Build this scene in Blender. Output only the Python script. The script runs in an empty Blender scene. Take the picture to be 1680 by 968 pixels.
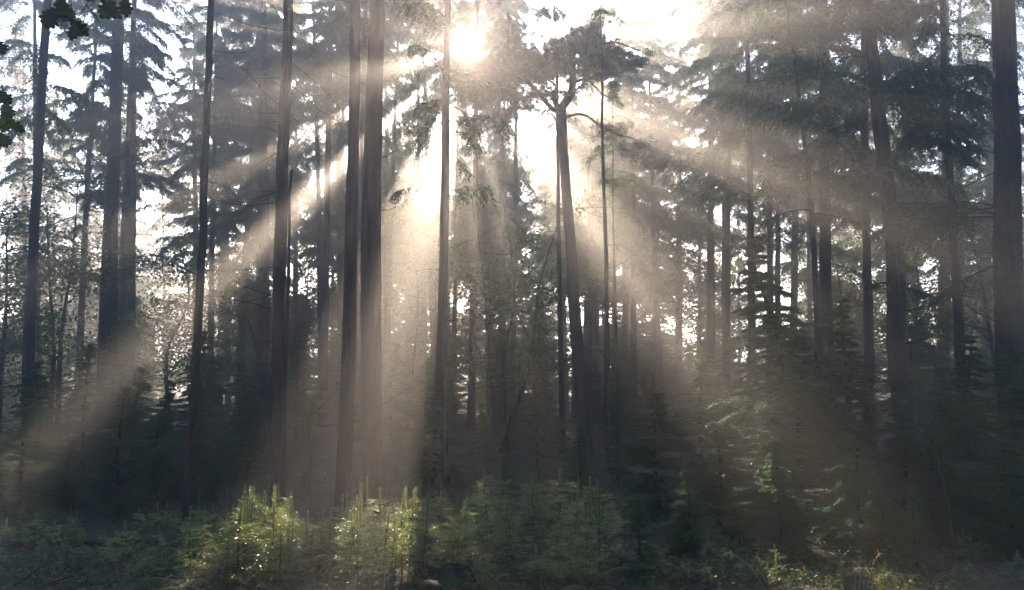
import bpy, math
import numpy as np
from mathutils import Vector, Matrix

# ------------------------------------------------------------------ camera, sky, sun, exposure
SC = bpy.context.scene
C = SC.collection
CAMZ, F, PITCH = 1.7, 1200.0, math.radians(6.5)          # F in pixels of the 1680 wide photograph
CP, SP = math.cos(PITCH), math.sin(PITCH)

def ray(px, py):
    cx, cy = (px - 840) / F, (484 - py) / F
    return np.array([cx, CP - cy * SP, SP + cy * CP])

def at(px, py, d):
    r = ray(px, py)
    return np.array([0, 0, CAMZ]) + r * (d / r[1])

cam = bpy.data.objects.new('camera', bpy.data.cameras.new('camera'))
C.objects.link(cam)
cam.location = (0, 0, CAMZ)
cam.rotation_euler = (math.radians(90) + PITCH, 0, 0)
cam.data.sensor_width = 36
cam.data.lens = 36 * F / 1680
cam.data.clip_start, cam.data.clip_end = 0.05, 2000
SC.camera = cam

SUN = ray(764, 80)
SUN = SUN / np.linalg.norm(SUN)
ELEV = math.asin(SUN[2])
AZ = math.atan2(SUN[0], SUN[1])                            # from +Y towards +X

w = bpy.data.worlds.new('World')
SC.world = w
w.use_nodes = True
nt = w.node_tree
nt.nodes.clear()
out = nt.nodes.new('ShaderNodeOutputWorld')
bg = nt.nodes.new('ShaderNodeBackground')
sky = nt.nodes.new('ShaderNodeTexSky')
sky.sky_type = 'NISHITA'
sky.sun_disc = False
sky.sun_elevation = ELEV
sky.sun_rotation = AZ
sky.air_density, sky.dust_density, sky.ozone_density = 1.0, 1.2, 3.0
bg.inputs['Strength'].default_value = 0.072
tintn = nt.nodes.new('ShaderNodeMix'); tintn.data_type = 'RGBA'; tintn.blend_type = 'MULTIPLY'; tintn.inputs['Factor'].default_value = 1
nt.links.new(sky.outputs[0], tintn.inputs['A']); tintn.inputs['B'].default_value = (.7, .95, 1.25, 1)
nt.links.new(tintn.outputs['Result'], bg.inputs['Color'])
# bright hazy aureole and the disc of the sun, fixed in the sky round the sun's direction
tc = nt.nodes.new('ShaderNodeTexCoord')
dt = nt.nodes.new('ShaderNodeVectorMath'); dt.operation = 'DOT_PRODUCT'
dt.inputs[1].default_value = tuple(SUN)
nt.links.new(tc.outputs['Generated'], dt.inputs[0])
def M(op, a, b, clamp=False):
    n = nt.nodes.new('ShaderNodeMath'); n.operation = op; n.use_clamp = clamp
    for i, v in enumerate((a, b)):
        if isinstance(v, (int, float)): n.inputs[i].default_value = v
        else: nt.links.new(v, n.inputs[i])
    return n.outputs[0]
dot = M('MAXIMUM', dt.outputs['Value'], 0.0)
a1 = M('MULTIPLY', M('POWER', dot, 8.0), 0.35)
a2 = M('MULTIPLY', M('POWER', dot, 400.0), 1.6)
a3 = M('MULTIPLY', M('POWER', dot, 25000.0), 150.0)
au = M('ADD', M('ADD', a1, a2), a3)
bg2 = nt.nodes.new('ShaderNodeBackground')
bg2.inputs['Color'].default_value = (0.93, 0.97, 1.0, 1)
nt.links.new(au, bg2.inputs['Strength'])
add = nt.nodes.new('ShaderNodeAddShader')
nt.links.new(bg.outputs[0], add.inputs[0]); nt.links.new(bg2.outputs[0], add.inputs[1])
nt.links.new(add.outputs[0], out.inputs['Surface'])

sl = bpy.data.lights.new('sun_lamp', 'SUN')
sl.energy = 5.0
sl.angle = math.radians(0.5)
sl.color = (1.0, 0.79, 0.6)
so = bpy.data.objects.new('sun_lamp', sl)
C.objects.link(so)
so.rotation_euler = Vector(SUN).to_track_quat('Z', 'Y').to_euler()
so.location = (0, 0, 40)

SC.view_settings.view_transform = 'Standard'
SC.view_settings.look = 'None'
SC.view_settings.exposure = 2.6
SC.view_settings.gamma = 1.0
SC.render.engine = 'CYCLES'
cy = SC.cycles
cy.max_bounces = 6; cy.diffuse_bounces = 2; cy.glossy_bounces = 1; cy.transmission_bounces = 3
cy.volume_bounces = 0; cy.transparent_max_bounces = 4
cy.sample_clamp_indirect = 4.0
cy.use_denoising = True
cy.use_adaptive_sampling = False
try:
    cy.sampling_pattern = 'BLUE_NOISE'
except Exception:
    pass
try:
    cy.denoiser = 'OPENIMAGEDENOISE'
    cy.denoising_input_passes = 'RGB_ALBEDO_NORMAL'
except Exception:
    pass

# ------------------------------------------------------------------ helpers
RNG = np.random.default_rng(7)

def tag(o, label=None, cat=None, group=None, kind=None):
    if label: o['label'] = label
    if cat: o['category'] = cat
    if group: o['group'] = group
    if kind: o['kind'] = kind
    return o

def empty(name, loc):
    o = bpy.data.objects.new(name, None)
    o.empty_display_size = 0.2
    C.objects.link(o)
    o.location = tuple(map(float, loc))
    return o

class Geo:
    """collects vertices, quads and triangles, then becomes one mesh"""
    def __init__(s): s.v, s.q, s.t, s.n = [], [], [], 0
    def add(s, V, Q=None, T=None):
        if Q is not None and len(Q): s.q.append(np.asarray(Q, np.int64) + s.n)
        if T is not None and len(T): s.t.append(np.asarray(T, np.int64) + s.n)
        s.v.append(np.asarray(V, np.float64)); s.n += len(V)
    def mesh(s, name, mat, origin=(0, 0, 0), smooth=False):
        V = np.concatenate(s.v) - np.asarray(origin) if s.v else np.zeros((0, 3))
        Q = np.concatenate(s.q) if s.q else np.zeros((0, 4), np.int64)
        T = np.concatenate(s.t) if s.t else np.zeros((0, 3), np.int64)
        me = bpy.data.meshes.new(name)
        me.vertices.add(len(V)); me.vertices.foreach_set('co', V.astype(np.float32).ravel())
        li = np.concatenate([Q.ravel(), T.ravel()]).astype(np.int32)
        tot = np.concatenate([np.full(len(Q), 4), np.full(len(T), 3)]).astype(np.int32)
        st = np.concatenate([[0], np.cumsum(tot)[:-1]]).astype(np.int32) if len(tot) else tot
        me.loops.add(len(li)); me.loops.foreach_set('vertex_index', li)
        me.polygons.add(len(tot)); me.polygons.foreach_set('loop_start', st)
        if smooth: me.polygons.foreach_set('use_smooth', np.ones(len(tot), bool))
        me.update(calc_edges=True)
        me.materials.append(mat)
        return me
    def obj(s, name, mat, parent=None, origin=(0, 0, 0), smooth=False):
        o = bpy.data.objects.new(name, s.mesh(name, mat, origin, smooth))
        C.objects.link(o)
        if parent is not None: o.parent = parent
        return o

def unit(v):
    return v / np.maximum(np.linalg.norm(v, axis=-1, keepdims=True), 1e-9)

def tubes(g, P, R, sides=3, cap=False):
    """P (n,m,3) centre lines, R (n,m) radii"""
    P = np.asarray(P, float); R = np.asarray(R, float)
    if P.ndim == 2: P, R = P[None], R[None]
    n, m, _ = P.shape
    if n == 0: return
    T = unit(np.gradient(P, axis=1))
    ref = np.where(np.abs(T[..., 2:3]) > 0.9, np.array([1.0, 0, 0]), np.array([0, 0, 1.0]))
    A = unit(np.cross(T, ref)); B = np.cross(T, A)
    th = np.arange(sides) / sides * 2 * math.pi
    ring = P[:, :, None] + R[:, :, None, None] * (A[:, :, None] * np.cos(th)[None, None, :, None] + B[:, :, None] * np.sin(th)[None, None, :, None])
    V = ring.reshape(-1, 3)
    i = np.arange(n)[:, None, None] * m * sides + np.arange(m - 1)[None, :, None] * sides
    k = np.arange(sides)[None, None]; k2 = (k + 1) % sides
    Q = np.stack([i + k, i + k2, i + sides + k2, i + sides + k], -1).reshape(-1, 4)
    Tt = None
    if cap:
        Tt = []
        for a in range(n):
            b = (a * m + m - 1) * sides
            Tt += [[b, b + j, b + j + 1] for j in range(1, sides - 1)]
    g.add(V, Q, Tt)

def kites(g, B, D, W, L, wd):
    """leaf shaped quads: base B, direction D, width direction W"""
    B = B.reshape(-1, 3); D = D.reshape(-1, 3); W = W.reshape(-1, 3)
    L = np.broadcast_to(np.asarray(L, float).reshape(-1, 1), (len(B), 1)); wd = np.broadcast_to(np.asarray(wd, float).reshape(-1, 1), (len(B), 1))
    V = np.stack([B, B + D * L * .45 + W * wd * .5, B + D * L, B + D * L * .45 - W * wd * .5], 1).reshape(-1, 3)
    g.add(V, np.arange(len(B) * 4).reshape(-1, 4))

# sunbeams: where the canopy is open. Coordinates across the sun's direction, from the camera:
U_ = unit(np.cross(SUN, np.array([0, 0, 1.0]))); V_ = np.cross(U_, SUN)
HOLES = []     # (angle0, angle1, r0, r1): angle in degrees from straight down, + to the right
def open_sky(P, ragged=0.0, rng=None):
    q = P - np.array([0, 0, CAMZ])
    u, v = q @ U_, q @ V_
    if ragged and rng is not None:
        u = u + rng.normal(0, ragged, u.shape); v = v + rng.normal(0, ragged, v.shape)
    r = np.hypot(u, v); phi = np.degrees(np.arctan2(u, -v))
    if rng is not None: phi = phi + rng.normal(0, 1.5, phi.shape) * (r > .4)
    m = np.zeros(r.shape, bool)
    # ragged rims and a few boughs left standing inside each opening
    w1 = np.sin(phi * 1.9 + 1.1 * np.sin(r * .9)) + .8 * np.sin(phi * 4.3 + r * .7 + 2) + .5 * np.sin(r * 5.1 + phi * .6)
    rim = 1.1 * np.sin(r * 3.7 + phi * .35) + .8 * np.sin(r * 8.3)
    for a0, a1, r0, r1 in HOLES:
        big = (a1 - a0) > 8
        mm = (phi + rim > a0) & (phi + rim < a1) & (r + .15 * rim > r0) & (r < r1)
        if big and a1 < 170: mm &= w1 < 1.25
        m |= mm
    return m
HOLES += [(-23, -4, 0.9, 3.8), (-30, -2, 3.7, 6.1), (8, 9.5, .8, 6), (19, 20.3, 1.5, 6), (24, 25.3, 1.5, 7), (-41, -39, 2, 8), (-57, -55, 2, 8), (28, 48, 2.9, 5.3), (36, 41, 5.2, 7.5), (44, 46, 5, 8), (-51, -44, 1.6, 9), (-64, -60, 2.0, 8), (-82, -64, 0.25, 1.9),
          (62, 74, 3.2, 5.0), (2, 5, .4, 4), (13, 15, 1.0, 6), (-36, -33, 2.5, 7), (52, 55, 2.0, 4.5), (-180, 180, 0, .19)]

# ------------------------------------------------------------------ materials
def mat_new(name):
    m = bpy.data.materials.new(name); m.use_nodes = True
    t = m.node_tree; t.nodes.clear()
    o = t.nodes.new('ShaderNodeOutputMaterial')
    return m, t, o

def ramp(t, fac, stops):
    r = t.nodes.new('ShaderNodeValToRGB')
    el = r.color_ramp.elements
    while len(el) < len(stops): el.new(0.5)
    for e, (p, c) in zip(el, stops): e.position = p; e.color = (*c, 1)
    t.links.new(fac, r.inputs[0])
    return r.outputs[0]

def noise(t, scale, detail=4, vec=None, rough=.6):
    n = t.nodes.new('ShaderNodeTexNoise')
    n.inputs['Scale'].default_value = scale; n.inputs['Detail'].default_value = detail; n.inputs['Roughness'].default_value = rough
    if vec is not None: t.links.new(vec, n.inputs['Vector'])
    return n.outputs['Fac']

def leaf_mat(name, dark, light, trans=.4, tint=(1.25, 1.3, .6), rough=.55, scale=1.2, spec=.35):
    m, t, o = mat_new(name)
    tc = t.nodes.new('ShaderNodeTexCoord'); oi = t.nodes.new('ShaderNodeObjectInfo')
    n1 = noise(t, scale, 3, tc.outputs['Object'])
    ad = t.nodes.new('ShaderNodeMath'); ad.operation = 'MULTIPLY_ADD'
    t.links.new(oi.outputs['Random'], ad.inputs[0]); ad.inputs[1].default_value = .35; t.links.new(n1, ad.inputs[2])
    col = ramp(t, ad.outputs[0], [(.35, dark), (.95, light)])
    pb = t.nodes.new('ShaderNodeBsdfPrincipled')
    t.links.new(col, pb.inputs['Base Color']); pb.inputs['Roughness'].default_value = rough
    pb.inputs['Specular IOR Level'].default_value = spec
    tr = t.nodes.new('ShaderNodeBsdfTranslucent')
    mu = t.nodes.new('ShaderNodeMix'); mu.data_type = 'RGBA'; mu.blend_type = 'MULTIPLY'; mu.inputs['Factor'].default_value = 1
    t.links.new(col, mu.inputs['A']); mu.inputs['B'].default_value = (*tint, 1)
    t.links.new(mu.outputs['Result'], tr.inputs['Color'])
    mx = t.nodes.new('ShaderNodeMixShader'); mx.inputs[0].default_value = trans
    t.links.new(pb.outputs[0], mx.inputs[1]); t.links.new(tr.outputs[0], mx.inputs[2])
    t.links.new(mx.outputs[0], o.inputs['Surface'])
    return m

def bark_mat(name, c0, c1, moss=None, sx=9.0, sz=1.6):
    m, t, o = mat_new(name)
    tc = t.nodes.new('ShaderNodeTexCoord'); mp = t.nodes.new('ShaderNodeMapping')
    mp.inputs['Scale'].default_value = (sx, sx, sz)
    t.links.new(tc.outputs['Object'], mp.inputs['Vector'])
    n1 = noise(t, 2.2, 6, mp.outputs[0], .65)
    vo = t.nodes.new('ShaderNodeTexVoronoi'); vo.inputs['Scale'].default_value = 2.4
    t.links.new(mp.outputs[0], vo.inputs['Vector'])
    mm = t.nodes.new('ShaderNodeMath'); mm.operation = 'MULTIPLY'; t.links.new(n1, mm.inputs[0]); t.links.new(vo.outputs['Distance'], mm.inputs[1])
    col = ramp(t, n1, [(.3, c0), (.72, c1)])
    if moss:
        n2 = noise(t, 1.3, 4, tc.outputs['Object'])
        mk = ramp(t, n2, [(.5, (0, 0, 0)), (.62, (1, 1, 1))])
        mx = t.nodes.new('ShaderNodeMix'); mx.data_type = 'RGBA'
        t.links.new(mk, mx.inputs['Factor']); t.links.new(col, mx.inputs['A']); mx.inputs['B'].default_value = (*moss, 1)
        col = mx.outputs['Result']
    pb = t.nodes.new('ShaderNodeBsdfPrincipled')
    t.links.new(col, pb.inputs['Base Color']); pb.inputs['Roughness'].default_value = .85; pb.inputs['Specular IOR Level'].default_value = .2
    bp = t.nodes.new('ShaderNodeBump'); bp.inputs['Strength'].default_value = .9; bp.inputs['Distance'].default_value = .06
    t.links.new(mm.outputs[0], bp.inputs['Height']); t.links.new(bp.outputs[0], pb.inputs['Normal'])
    t.links.new(pb.outputs[0], o.inputs['Surface'])
    return m

BARK = bark_mat('fir_bark', (.016, .013, .011), (.05, .040, .032))
BARK_MOSS = bark_mat('mossy_bark', (.016, .0135, .011), (.05, .041, .032), moss=(.05, .07, .025))
PINE_BARK = bark_mat('pine_bark', (.035, .024, .017), (.12, .08, .055))
TWIG = bark_mat('twig_bark', (.03, .024, .018), (.08, .06, .045))
NEEDLE = leaf_mat('fir_needles', (.016, .056, .022), (.045, .118, .038), .38)
HEML = leaf_mat('hemlock_needles', (.03, .085, .034), (.08, .175, .062), .45, scale=1.5)
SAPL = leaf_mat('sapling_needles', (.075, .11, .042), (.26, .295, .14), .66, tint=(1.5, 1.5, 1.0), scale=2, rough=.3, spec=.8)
PINEN = leaf_mat('pine_needles', (.024, .042, .024), (.055, .08, .04), .3)
LEAF = leaf_mat('autumn_leaves', (.06, .085, .022), (.16, .15, .035), .5)
BEECH = leaf_mat('green_leaves', (.04, .07, .02), (.085, .12, .03), .45)
OAK = leaf_mat('oak_leaves', (.014, .03, .009), (.035, .06, .014), .22, scale=6)
STRAW = leaf_mat('dry_grass', (.32, .21, .085), (.5, .35, .16), .3)
HERB = leaf_mat('ground_herbs', (.035, .06, .02), (.11, .13, .04), .4, scale=1.0)
LITTER = leaf_mat('fallen_leaves', (.07, .038, .016), (.17, .095, .04), .25, scale=3)

# ------------------------------------------------------------------ the haze and the ground
def gz(x, y):
    x = np.asarray(x, float); y = np.asarray(y, float)
    z = .05 * np.sin(x * .9 + 1.3) * np.cos(y * .7) + .035 * np.sin(x * 2.1 + y * 1.7) + .02 * np.sin(x * 5.3 - y * 4.1 + .7)
    far = np.clip((y - 12) / 40, 0, 1)
    return z - .03 + far * .25 * np.sin(x * .16 + y * .11)

def build_ground():
    g = Geo()
    n = 240
    s = np.linspace(-1, 1, n)
    ax = np.sign(s) * (np.abs(s) ** 2.6) * 150
    ay = np.sign(s) * (np.abs(s) ** 2.6) * 150 + 8
    X, Y = np.meshgrid(ax, ay)
    V = np.stack([X, Y, gz(X, Y)], -1).reshape(-1, 3)
    i = (np.arange(n - 1)[:, None] * n + np.arange(n - 1)[None]).ravel()
    g.add(V, np.stack([i, i + 1, i + n + 1, i + n], -1))
    m, t, o = mat_new('forest_floor')
    tc = t.nodes.new('ShaderNodeTexCoord')
    n1 = noise(t, .8, 5, tc.outputs['Object']); n2 = noise(t, 22, 5, tc.outputs['Object'], .7)
    c1 = ramp(t, n2, [(.3, (.018, .013, .008)), (.55, (.06, .042, .024)), (.75, (.13, .09, .05))])
    c2 = ramp(t, n2, [(.3, (.015, .022, .008)), (.7, (.06, .075, .025))])
    mk = ramp(t, n1, [(.45, (0, 0, 0)), (.6, (1, 1, 1))])
    mx = t.nodes.new('ShaderNodeMix'); mx.data_type = 'RGBA'
    t.links.new(mk, mx.inputs['Factor']); t.links.new(c1, mx.inputs['A']); t.links.new(c2, mx.inputs['B'])
    pb = t.nodes.new('ShaderNodeBsdfPrincipled'); pb.inputs['Roughness'].default_value = .9
    t.links.new(mx.outputs['Result'], pb.inputs['Base Color'])
    bp = t.nodes.new('ShaderNodeBump'); bp.inputs['Strength'].default_value = 1; bp.inputs['Distance'].default_value = .04
    t.links.new(n2, bp.inputs['Height']); t.links.new(bp.outputs[0], pb.inputs['Normal'])
    t.links.new(pb.outputs[0], o.inputs['Surface'])
    tag(g.obj('ground', m, smooth=True), kind='structure')

def build_haze():
    m, t, o = mat_new('morning_mist')
    pv = t.nodes.new('ShaderNodeVolumePrincipled')
    pv.inputs['Color'].default_value = (.96, .94, .92, 1)
    pv.inputs['Density'].default_value = 0.0105
    pv.inputs['Anisotropy'].default_value = 0.72
    pv.inputs['Density Attribute'].default_value = ''
    t.links.new(pv.outputs[0], o.inputs['Volume'])
    x, y0, y1, z0, z1 = 153, -145, 161, -1.6, 24.5
    V = [(sx, yy, zz) for zz in (z0, z1) for yy in (y0, y1) for sx in (-x, x)]
    g = Geo()
    g.add(V, [(0, 2, 3, 1), (4, 5, 7, 6), (0, 1, 5, 4), (2, 6, 7, 3), (0, 4, 6, 2), (1, 3, 7, 5)])
    tag(g.obj('haze', m), kind='stuff')

build_ground()
build_haze()

# ------------------------------------------------------------------ trees
def catmull(pts, n):
    pts = np.asarray(pts, float)
    if len(pts) == 2:
        return pts[0] + (pts[1] - pts[0]) * np.linspace(0, 1, n)[:, None]
    P = np.vstack([2 * pts[0] - pts[1], pts, 2 * pts[-1] - pts[-2]])
    t = np.linspace(0, len(pts) - 1 - 1e-6, n); k = t.astype(int); f = (t - k)[:, None]
    a, b, c, d = P[k], P[k + 1], P[k + 2], P[k + 3]
    return .5 * (2 * b + (c - a) * f + (2 * a - 5 * b + 4 * c - d) * f ** 2 + (3 * b - a - 3 * c + d) * f ** 3)

def conifer(rng, axis, z0, z1, Lmax, nb, nt, nk, ll, lw, tw, up=.15, droop=.4, hang=.5, flat=.4, cull=False,
            prof=None, az=None, zb=None, Lb=None, wood=.012, s0=.14, ragged=.18, fg=None, wg=None, gapping=True):
    """foliage and limbs of a conifer crown between z0 and z1 round the trunk line axis(z)"""
    fg = fg or Geo(); wg = wg or Geo()
    if zb is None:
        zb = z0 + (z1 - z0) * rng.random(nb) ** .9
    zb = np.asarray(zb, float); nb = len(zb)
    tt = np.clip((zb - z0) / max(z1 - z0, 1e-6), 0, 1)
    if az is None: az = rng.random(nb) * 2 * math.pi
    az = np.asarray(az, float)
    if Lb is None:
        if prof is None: prof = lambda t: np.minimum(1, .6 + 1.6 * t) * (1 - t) ** .75 + .05
        Lb = Lmax * prof(tt) * rng.uniform(.55, 1.12, nb) * (1 if cull else rng.uniform(.7, 1.2, nb))
        if gapping:                                                   # uneven outline: some sides are thin
            Lb *= .78 + .3 * np.sin(az * 2 + zb * .8 + rng.random() * 6)
    Lb = np.asarray(Lb, float)
    a = up + rng.normal(0, .1 if cull else .2, nb); b = droop * rng.uniform(.6, 1.35, nb)
    rad = np.stack([np.cos(az), np.sin(az), 0 * az], -1); tan = np.stack([-np.sin(az), np.cos(az), 0 * az], -1)
    Z = np.array([0, 0, 1.0])
    base = axis(zb)
    sweep = rng.normal(0, .12, nb)
    def onb(s):                                                       # s (nb,k)
        return (base[:, None] + rad[:, None] * (Lb[:, None] * s)[..., None] + tan[:, None] * (Lb[:, None] * sweep[:, None] * s ** 2)[..., None]
                + Z * (Lb[:, None] * (a[:, None] * s - b[:, None] * s ** 2))[..., None])
    m = 5
    s = np.broadcast_to(np.linspace(0, 1, m), (nb, m))
    tubes(wg, onb(s), (wood * (.4 + .6 * Lb / max(Lmax, 1e-6)))[:, None] * (1 - .8 * s), 3)
    s = s0 + (1 - s0) * ((np.arange(nt) + rng.random((nb, nt))) / nt) ** .85
    P = onb(s)
    sg = np.where((np.arange(nt) % 2 == 0)[None], 1.0, -1.0)
    al = np.radians(68 * (1 - .55 * s) + rng.normal(0, 9, (nb, nt)))
    slope = a[:, None] - 2 * b[:, None] * s
    td = (rad[:, None] * np.cos(al)[..., None] + tan[:, None] * (sg * np.sin(al))[..., None]
          + Z * (slope - hang * rng.uniform(.4, 1.5, (nb, nt)))[..., None])
    td = unit(td)
    tl = tw * np.sqrt(np.maximum(Lb, .05) / max(Lmax, .05))[:, None] * (1.1 - .65 * s) * np.minimum(1, .45 + 2.2 * s) * rng.uniform(.55, 1.2, (nb, nt))
    keep = np.ones((nb, nt), bool)
    if cull:
        keep = ~open_sky(P + td * tl[..., None] * .5, ragged, rng)
    P, td, tl = P[keep], td[keep], tl[keep]
    nT = len(P)
    q = (np.arange(nk) + rng.random((nT, nk))) / nk
    LP = P[:, None] + td[:, None] * (tl[:, None] * q)[..., None] - Z * (.18 * tl[:, None] * q ** 2 * (1 + hang))[..., None]
    lat = unit(np.cross(td, Z) + 1e-4)
    sd = np.where(np.arange(nk) % 2 == 0, 1.0, -1.0)
    jit = rng.normal(0, 1, (nT, nk, 3)) * (1 - flat) * .8
    D = unit(td[:, None] * .75 + lat[:, None] * (sd * .8)[None, :, None] + jit - Z * (.12 + .25 * hang))
    nrm = unit(Z + rng.normal(0, 1, (nT, nk, 3)) * (1.15 - flat))
    W = unit(np.cross(D, nrm))
    sc = (1.1 - .45 * q) * rng.uniform(.7, 1.25, (nT, nk))
    if cull:
        ok = ~open_sky(LP.reshape(-1, 3), .05, rng)
        LP, D, W, sc = LP.reshape(-1, 3)[ok], D.reshape(-1, 3)[ok], W.reshape(-1, 3)[ok], sc.ravel()[ok]
    kites(fg, LP, D, W, ll * sc, lw * sc)
    return fg, wg, (P, td, tl)

def trunk_geo(rng, P, R, sides=12, lump=.05, g=None):
    g = g or Geo()
    P = np.asarray(P, float); n = len(P)
    th = np.arange(sides) / sides * 2 * math.pi
    ph = rng.random(3) * 6
    zz = P[:, 2]
    rr = R[:, None] * (1 + lump * np.sin(th[None] * 2 + ph[0] + zz[:, None] * .7) + lump * .7 * np.sin(th[None] * 5 + ph[1] + zz[:, None] * 1.9) + rng.normal(0, lump * .35, (n, sides)))
    V = P[:, None] + np.stack([rr * np.cos(th), rr * np.sin(th), 0 * rr], -1)
    i = np.arange(n - 1)[:, None] * sides; k = np.arange(sides)[None]; k2 = (k + 1) % sides
    T = [[(n - 1) * sides, (n - 1) * sides + j, (n - 1) * sides + j + 1] for j in range(1, sides - 1)]
    g.add(V.reshape(-1, 3), np.stack([i + k, i + k2, i + sides + k2, i + sides + k], -1).reshape(-1, 4), T)
    return g

def dead_limbs(rng, axis, zs, Lr, g=None, r=.008, side=2):
    """bare thin dead branches, some bent, some with side twigs"""
    g = g or Geo()
    zs = np.asarray(zs); n = len(zs)
    if n == 0: return g
    az = rng.random(n) * 2 * math.pi
    L = rng.uniform(*Lr, n) * rng.choice([.25, .6, 1.0], n)
    m = 7
    s = np.linspace(0, 1, m)[None]
    rad = np.stack([np.cos(az), np.sin(az), 0 * az], -1); tan = np.stack([-np.sin(az), np.cos(az), 0 * az], -1)
    a = rng.normal(-.05, .25, n); b = rng.normal(-.15, .3, n); c = rng.normal(0, .25, n)
    P = (axis(zs)[:, None] + rad[:, None] * (L[:, None] * s)[..., None] + tan[:, None] * (L[:, None] * c[:, None] * s ** 2)[..., None]
         + np.array([0, 0, 1.0]) * (L[:, None] * (a[:, None] * s - b[:, None] * s ** 2))[..., None])
    P += np.cumsum(rng.normal(0, .012, P.shape), 1) * L[:, None, None]
    rr = r * (.5 + .5 * L / max(L.max(), 1e-6))
    tubes(g, P, rr[:, None] * (1 - .8 * s), 4)
    for _ in range(side):
        k = rng.integers(2, m - 1, n)
        b0 = P[np.arange(n), k]
        d = unit(rad * .7 + tan * rng.choice([-1, 1], n)[:, None] * rng.uniform(.4, 1, n)[:, None] + rng.normal(0, .35, (n, 3)))
        l2 = L * rng.uniform(.12, .38, n)
        Q = b0[:, None] + d[:, None] * (l2[:, None] * np.linspace(0, 1, 4)[None])[..., None]
        Q[:, 2:, 2] += (rng.normal(0, .15, n) * l2)[:, None]
        tubes(g, Q, np.broadcast_to(rr[:, None] * .5, (n, 4)) * np.linspace(1, .3, 4)[None], 3)
    return g

def fir(name, label, pts, d, dia, H, crown=None, dead=None, extra=(), group=None, bark=None, cat='tree', leafmat=None, fine=1.0, seed=None, broken=False):
    """a straight conifer. pts: pixels of the trunk's centre line in the photograph, top first; d: its distance; dia: thickness at breast height"""
    rng = np.random.default_rng(seed if seed is not None else abs(hash((pts[0][0], pts[-1][0], d))) % 2 ** 31)
    W = [at(px, py, d) for px, py in pts]
    W = sorted(W, key=lambda p: p[2])
    lo = W[0] + (W[0] - W[1]) / max(W[0][2] - W[1][2], -99) * 0 if False else W[0]
    sl0 = (W[1] - W[0]) / (W[1][2] - W[0][2])
    z_g = float(gz(lo[0], lo[1]))
    basep = lo + sl0 * (z_g - .12 - lo[2]) if lo[2] > z_g - .1 else lo
    basep[2] = z_g - .12
    if lo[2] <= z_g + .3: W = W[1:]
    P = [basep] + W
    sl1 = (P[-1] - P[-2]) / (P[-1][2] - P[-2][2])
    if P[-1][2] < H - .5 and not broken:
        P.append(P[-1] + sl1 * (H - P[-1][2]) * .5); P.append(P[-2] + sl1 * (H - P[-2][2]))
    n = int(max(16, (P[-1][2] - P[0][2]) / .35))
    L = catmull(P, n)
    L[1:-1, :2] += np.cumsum(rng.normal(0, .006, (n - 2, 2)), 0)
    zz = L[:, 2] - z_g
    hh = zz[-1]
    top = .55 if broken else .04
    R = dia / 2 * (1 - (1 - top) * np.clip((zz - 1.3) / (hh - 1.3), 0, 1) ** 1.15) * (1 + .55 * np.exp(-np.maximum(zz, 0) / .22) + .05 * np.exp(-zz / 1.5))
    o = empty(name, (basep[0], basep[1], z_g))
    org = (basep[0], basep[1], z_g)
    tag(o, label, cat, group)
    trunk_geo(rng, L, R, 14 if d < 16 else 9).obj('trunk', bark or BARK, o, org, smooth=True)
    axis = lambda z: np.stack([np.interp(z, L[:, 2], L[:, k]) for k in range(2)] + [np.asarray(z, float)], -1)
    fg, wg = Geo(), Geo()
    if crown:
        k = dict(crown); z0 = k.pop('z0'); z1 = k.pop('z1', hh - .1)
        par = dict(Lmax=2.6, nb=64, nt=26, nk=8, tw=.75, cull=True)
        par.update(k)
        if d < 11: par.update(nk=6, ll=.16, lw=.06)
        elif d < 19: par.update(nb=int(par['nb'] * 1.35), nt=int(par['nt'] * 1.3), nk=36, ll=.08, lw=.025, tw=par['tw'] * 1.2)
        elif d < 40: par.update(nb=int(par['nb'] * 1.35), nt=int(par['nt'] * 1.35), nk=24, ll=.11, lw=.035, tw=par['tw'] * 1.3)
        else: par.update(nb=int(par['nb'] * 1.3), nt=int(par['nt'] * 1.2), nk=8, ll=.24, lw=.1, tw=par['tw'] * 1.4)
        conifer(rng, axis, z0, z1, fg=fg, wg=wg, **par)
    for (py, azd, Lx, dens) in extra:
        z = at(pts[0][0], py, d)[2]
        conifer(rng, axis, z, z, Lx, 1, int(44 * dens), 30, .055, .014, .55 * min(1, Lx / 1.3), zb=[z], az=[math.radians(azd)], Lb=[Lx], up=.05, droop=.22, hang=.75, flat=.45, s0=.3, wood=.018, fg=fg, wg=wg)
    if dead:
        n_, za, zb_, Lr, r = dead
        for z in rng.uniform(za, zb_, n_):
            dead_limbs(rng, axis, [z], Lr, None, r).obj('dead_branch', TWIG, o, org)
    if fg.v:
        cr = fg.obj('crown', leafmat or NEEDLE, o, org)
        if wg.v: wg.obj('branches', TWIG, cr)
        if wg.v: cr.children[0].data.transform(Matrix.Translation((-org[0], -org[1], -org[2])))
    return o

def zpx(py, d): return float(at(840, py, d)[2])

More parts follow.
